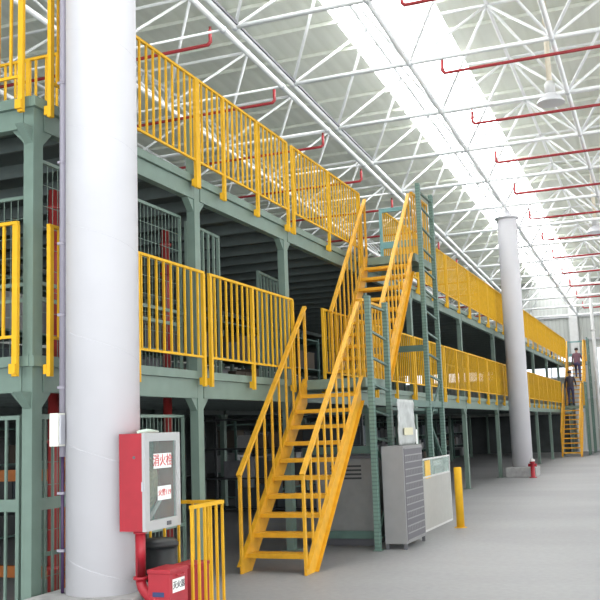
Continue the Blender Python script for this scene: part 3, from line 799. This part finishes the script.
rack_unit(18.0, .75, 0, 3.5, .6, 1.93, 4, pi/2, 'dark shelving unit facing the near staircase under the lower deck', BLK, fills, 'storage racks under the mezzanine', 1)
k = 0
for (x, y) in ((11.0, 5.2), (14.3, 5.2), (20.4, 4.9), (23.8, 4.9), (27.2, 4.9), (30.6, 4.9), (34.0, 4.9), (37.4, 4.9), (40.8, 4.9), (44.2, 4.9)):
    k += 1
    rack_unit(x, y, 0, 3.1, .6, 1.85, 4, 0, 'dark storage rack at floor level under the mezzanine, %s from near end' % ordinal(k), GRD, fills, 'storage racks under the mezzanine', 10+k)
k = 0
for (x, y) in ((9.0, 3.4), (12.4, 3.4), (15.8, 3.4), (19.2, 3.4), (22.6, 3.4), (26.0, 3.4)):
    k += 1
    rack_unit(x, y, H1+.002, 3.1, .6, 1.6, 3, 0, 'dark storage rack on the lower deck, %s in its row from the near end' % ordinal(k), GRD, fills, 'storage racks on the lower deck', 30+k)
# orange pallet frame close to the near end
root = thing('pallet_frame', (8.6, 2.2, 0), 'orange steel pallet frame on the floor behind the corner column gate', 'pallet frame')
for z in (.22, 1.22): MB().box(8.3, 8.36, .75, 4.0, z-.06, z+.06).build('beam', ORNG, root)
for y in (1.20, 3.95): MB().box(8.37, 8.43, y-.03, y+.03, 0, 1.45).build('upright', ORNG, root)
# pale stacked sacks visible in the dark at (440..500, 440..460)
for i, (x, y, z) in enumerate(((27.5, 3.0, 0), (28.2, 2.9, 0), (29.0, 3.1, 0), (27.9, 3.0, .36), (28.7, 3.0, .36), (25.5, 2.8, 0), (26.0, 2.9, .36))):
    b = MB(); b.tube([(x-.32, y, z+.18), (x-.25, y, z+.18), (x, y, z+.185), (x+.25, y, z+.18), (x+.32, y, z+.18)], [.06, .15, .18, .15, .06], 10)
    tag(b.build('cloth_bundle', LGR, org=(x, y, z)), 'pale cloth bundle piled on the floor under the mezzanine past the staircase', 'bundle', 'pale bundles under the mezzanine')

# ------------------------------------------------------------------ pendant lamps
lc = 0
for (x, y, z, lab) in ((19.6, -3.0, 8.22, 'silver high bay lamp hanging nearest on a long pole over the aisle'),
                       (31.2, -3.0, 8.05-.45, 'silver high bay lamp hanging farther down the aisle near the photo edge'),
                       (42.5, -3.0, 7.0, 'farthest silver high bay lamp over the aisle')):
    root = thing('pendant_lamp', (x, y, z), lab, 'lamp', 'high bay lamps over the aisle')
    b = MB(); b.tube2((x, y, z), [(.29, 0), (.285, .03), (.24, .10), (.17, .17), (.12, .21)], 24); b.build('reflector', ALU, root)
    b = MB(); b.tube2((x, y, z+.21), [(.11, 0), (.11, .22), (.06, .28)], 16); b.build('ballast_housing', LGR, root)
    MB().tube([(x, y, z+.48), (x, y, RZ(x)+DZC-.1)], .055, 8).build('pole', mat('pole_beige_%d' % lc, (.78, .70, .56), .5), root); lc += 1
    b = MB(); b.ball((x, y, z+.10), .09, 10); b.build('bulb', mat('bulb_glass_%d' % lc, (.85, .85, .88), .1), root)

# ------------------------------------------------------------------ far staircase (same design, further down)
index_kids()
DX = 33.15
fs1 = copy_tree(s1); fs1.location.x += DX; fs1['label'] = 'yellow steel stair flight rising from the floor at the far end of the mezzanine'
fs2 = copy_tree(s2); fs2.location.x += DX; fs2['label'] = 'yellow steel stair flight to the upper deck at the far end'
fl1 = copy_tree(l1); fl1.location.x += DX; fl1['label'] = 'grey green lower landing of the far staircase'
fl2 = copy_tree(l2); fl2.location.x += DX; fl2['label'] = 'grey green upper landing of the far staircase'
ft1 = copy_tree(r1); ft1.location.x += DX; ft1['label'] = 'dark green rack frame beside the lower flight of the far staircase'
ft2 = copy_tree(rt2); ft2.location.x += DX; ft2['label'] = 'tall dark green rack frame beside the upper flight of the far staircase'

# ------------------------------------------------------------------ people
def person(loc, rz, scale, label, jacket, lean=0., step=0., armup=0.):
    """standing / climbing figure facing +x, feet at z=0, 1.70 m tall before scale"""
    J = {}; V = []; Rr = []; Ed = []
    def v(n, p, r_, par=None):
        J[n] = len(V); V.append(Vector(p)); Rr.append(r_)
        if par is not None: Ed.append((J[par], J[n]))
    lx = lean
    v('pelvis', (0, 0, .93), (.155, .11)); v('belly', (.02+lx*.3, 0, 1.08), (.145, .105), 'pelvis'); v('chest', (.03+lx*.6, 0, 1.28), (.165, .115), 'belly')
    v('neckb', (.03+lx, 0, 1.43), (.075, .07), 'chest'); v('neck', (.045+lx*1.1, 0, 1.50), (.055, .055), 'neckb'); v('head0', (.06+lx*1.2, 0, 1.56), (.075, .085), 'neck'); v('head', (.06+lx*1.2, 0, 1.63), (.078, .095), 'head0')
    for s_, nm in ((1, 'l'), (-1, 'r')):
        st = step if s_ > 0 else 0
        v(nm+'hip', (0, .095*s_, .88), (.095, .095), 'pelvis')
        v(nm+'knee', (.05+st*.28, .10*s_, .49+st*.20), (.060, .060), nm+'hip'); v(nm+'ank', (-.01+st*.22, .10*s_, .09+st*.20), (.042, .042), nm+'knee')
        v(nm+'ball', (.13+st*.22, .105*s_, .035+st*.20), (.045, .033), nm+'ank')
        v(nm+'sh', (.03+lx*.85, .17*s_, 1.38), (.065, .065), 'chest')
        au = armup if s_ < 0 else 0
        v(nm+'elb', (.02+lx*.6+au*.12, .235*s_, 1.12+au*.04), (.045, .045), nm+'sh'); v(nm+'wri', (.10+au*.25, .25*s_, .90+au*.16), (.030, .030), nm+'elb')
        v(nm+'palm', (.125+au*.26, .25*s_, .83+au*.16), (.036, .020), nm+'wri')
        for q in range(4):
            bx = .100+q*.020+au*.26; ln = (.062, .075, .070, .055)[q]
            v(nm+'f%da' % q, (bx+.005, .25*s_, .795+au*.16), (.010, .009), nm+'palm'); v(nm+'f%db' % q, (bx+.012, .25*s_-.012*s_, .795-ln+au*.16), (.008, .008), nm+'f%da' % q)
        v(nm+'th', (.165+au*.26, .245*s_, .80+au*.16), (.010, .010), nm+'palm')
    me = bpy.data.meshes.new('body'); me.from_pydata([tuple(q) for q in V], Ed, []); me.update()
    o = bpy.data.objects.new('tmp', me); COL.objects.link(o)
    sk = o.modifiers.new('skin', 'SKIN'); sk.use_smooth_shade = True
    for i, sv in enumerate(me.skin_vertices[0].data): sv.radius = Rr[i]; sv.use_root = (i == 0)
    ss = o.modifiers.new('sub', 'SUBSURF'); ss.levels = 1
    bpy.context.view_layer.update(); dg = bpy.context.evaluated_depsgraph_get()
    m2 = bpy.data.meshes.new_from_object(o.evaluated_get(dg)); bpy.data.objects.remove(o)
    m2.materials.clear()
    for q in (SKIN, jacket, TRO, SHOE): m2.materials.append(q)
    for p in m2.polygons:
        c = p.center; k_ = 0
        if c.z < .13 + step*.1*(1 if c.y > 0 else 0): k_ = 3
        elif c.z < .92 and abs(c.y) < .20: k_ = 2
        elif c.z < 1.47:
            k_ = 1
            if abs(c.y) > .20 and c.z < .90+armup*.16*(1 if c.y < 0 else 0): k_ = 0
        p.material_index = k_
    root = thing('person', loc, label, 'person'); root.rotation_euler = (0, 0, rz); root.scale = (scale,)*3; ORG[root.name] = (0,0,0)
    bd = bpy.data.objects.new('body', m2); COL.objects.link(bd); bd.parent = root
    hx = .06+lx*1.2
    b = MB()
    b.tube2((hx-.016, 0, 1.60), [(.088, 0), (.098, .04), (.092, .08), (.06, .115), (.02, .125)], 14); b.build('hair', HAIR, root)
    b = MB(); b.tube([(hx+.075, 0, 1.615), (hx+.105, 0, 1.595)], [.010, .014], 6)
    for s_ in (1, -1): b.tube([(hx+.0, .080*s_, 1.60), (hx+.0, .095*s_, 1.63)], .014, 6)
    b.build('nose_and_ears', SKIN, root)
    b = MB()
    for s_ in (1, -1): b.ball((hx+.080, .030*s_, 1.63), .010, 6)
    b.build('eyes', HAIR, root)
    MB().tube([(hx+.082, -.022, 1.565), (hx+.086, 0, 1.563), (hx+.082, .022, 1.565)], .005, 5).build('mouth', mat('lip', (.35, .12, .10), .6), root)
    return root
# tread height on the far upper flight: nosing k at x = 13.5+.178(k-1)+DX, z = H1 + k*R2_
kk = 6
person((13.5+.178*(kk-1)-.08+DX+.06, -.66, H1+kk*R2_+.004), 0, .95, 'person in a purple brown jacket climbing the far upper stair flight', JKT, lean=.06, step=1.0, armup=1.0)
person((12.95+DX, -.40, H1+.004), 0, .97, 'person in dark clothes standing on the far lower stair landing', JKD, lean=.05, step=0, armup=.6)
person((46.2, .42, H2+.004), -pi/2, .84, 'person behind the far upper deck guardrail with only the head showing', JKD)

# ------------------------------------------------------------------ light and view
w = bpy.data.worlds.new('world'); S.world = w; w.use_nodes = True
bg = w.node_tree.nodes['Background']; bg.inputs['Color'].default_value = (.90, .95, 1.0, 1); bg.inputs['Strength'].default_value = 1.2
# added fill lamp behind the camera, for an unseen open side
la = bpy.data.lights.new('rear_fill_light', 'AREA'); la.shape = 'RECTANGLE'; la.size = 18; la.size_y = 4.6; la.energy = 1500; la.color = (.93, .97, 1)
lo = bpy.data.objects.new('rear_fill_light', la); COL.objects.link(lo)
lo.location = (X0-.4, -6, 2.5); lo.rotation_euler = (pi/2, 0, -pi/2)
S.view_settings.view_transform = 'Standard'; S.view_settings.look = 'None'
S.view_settings.gamma = 1; S.view_settings.exposure = 0.2; S.view_settings.use_curve_mapping = False
S.cycles.max_bounces = 8; S.cycles.diffuse_bounces = 5; S.cycles.use_denoising = True
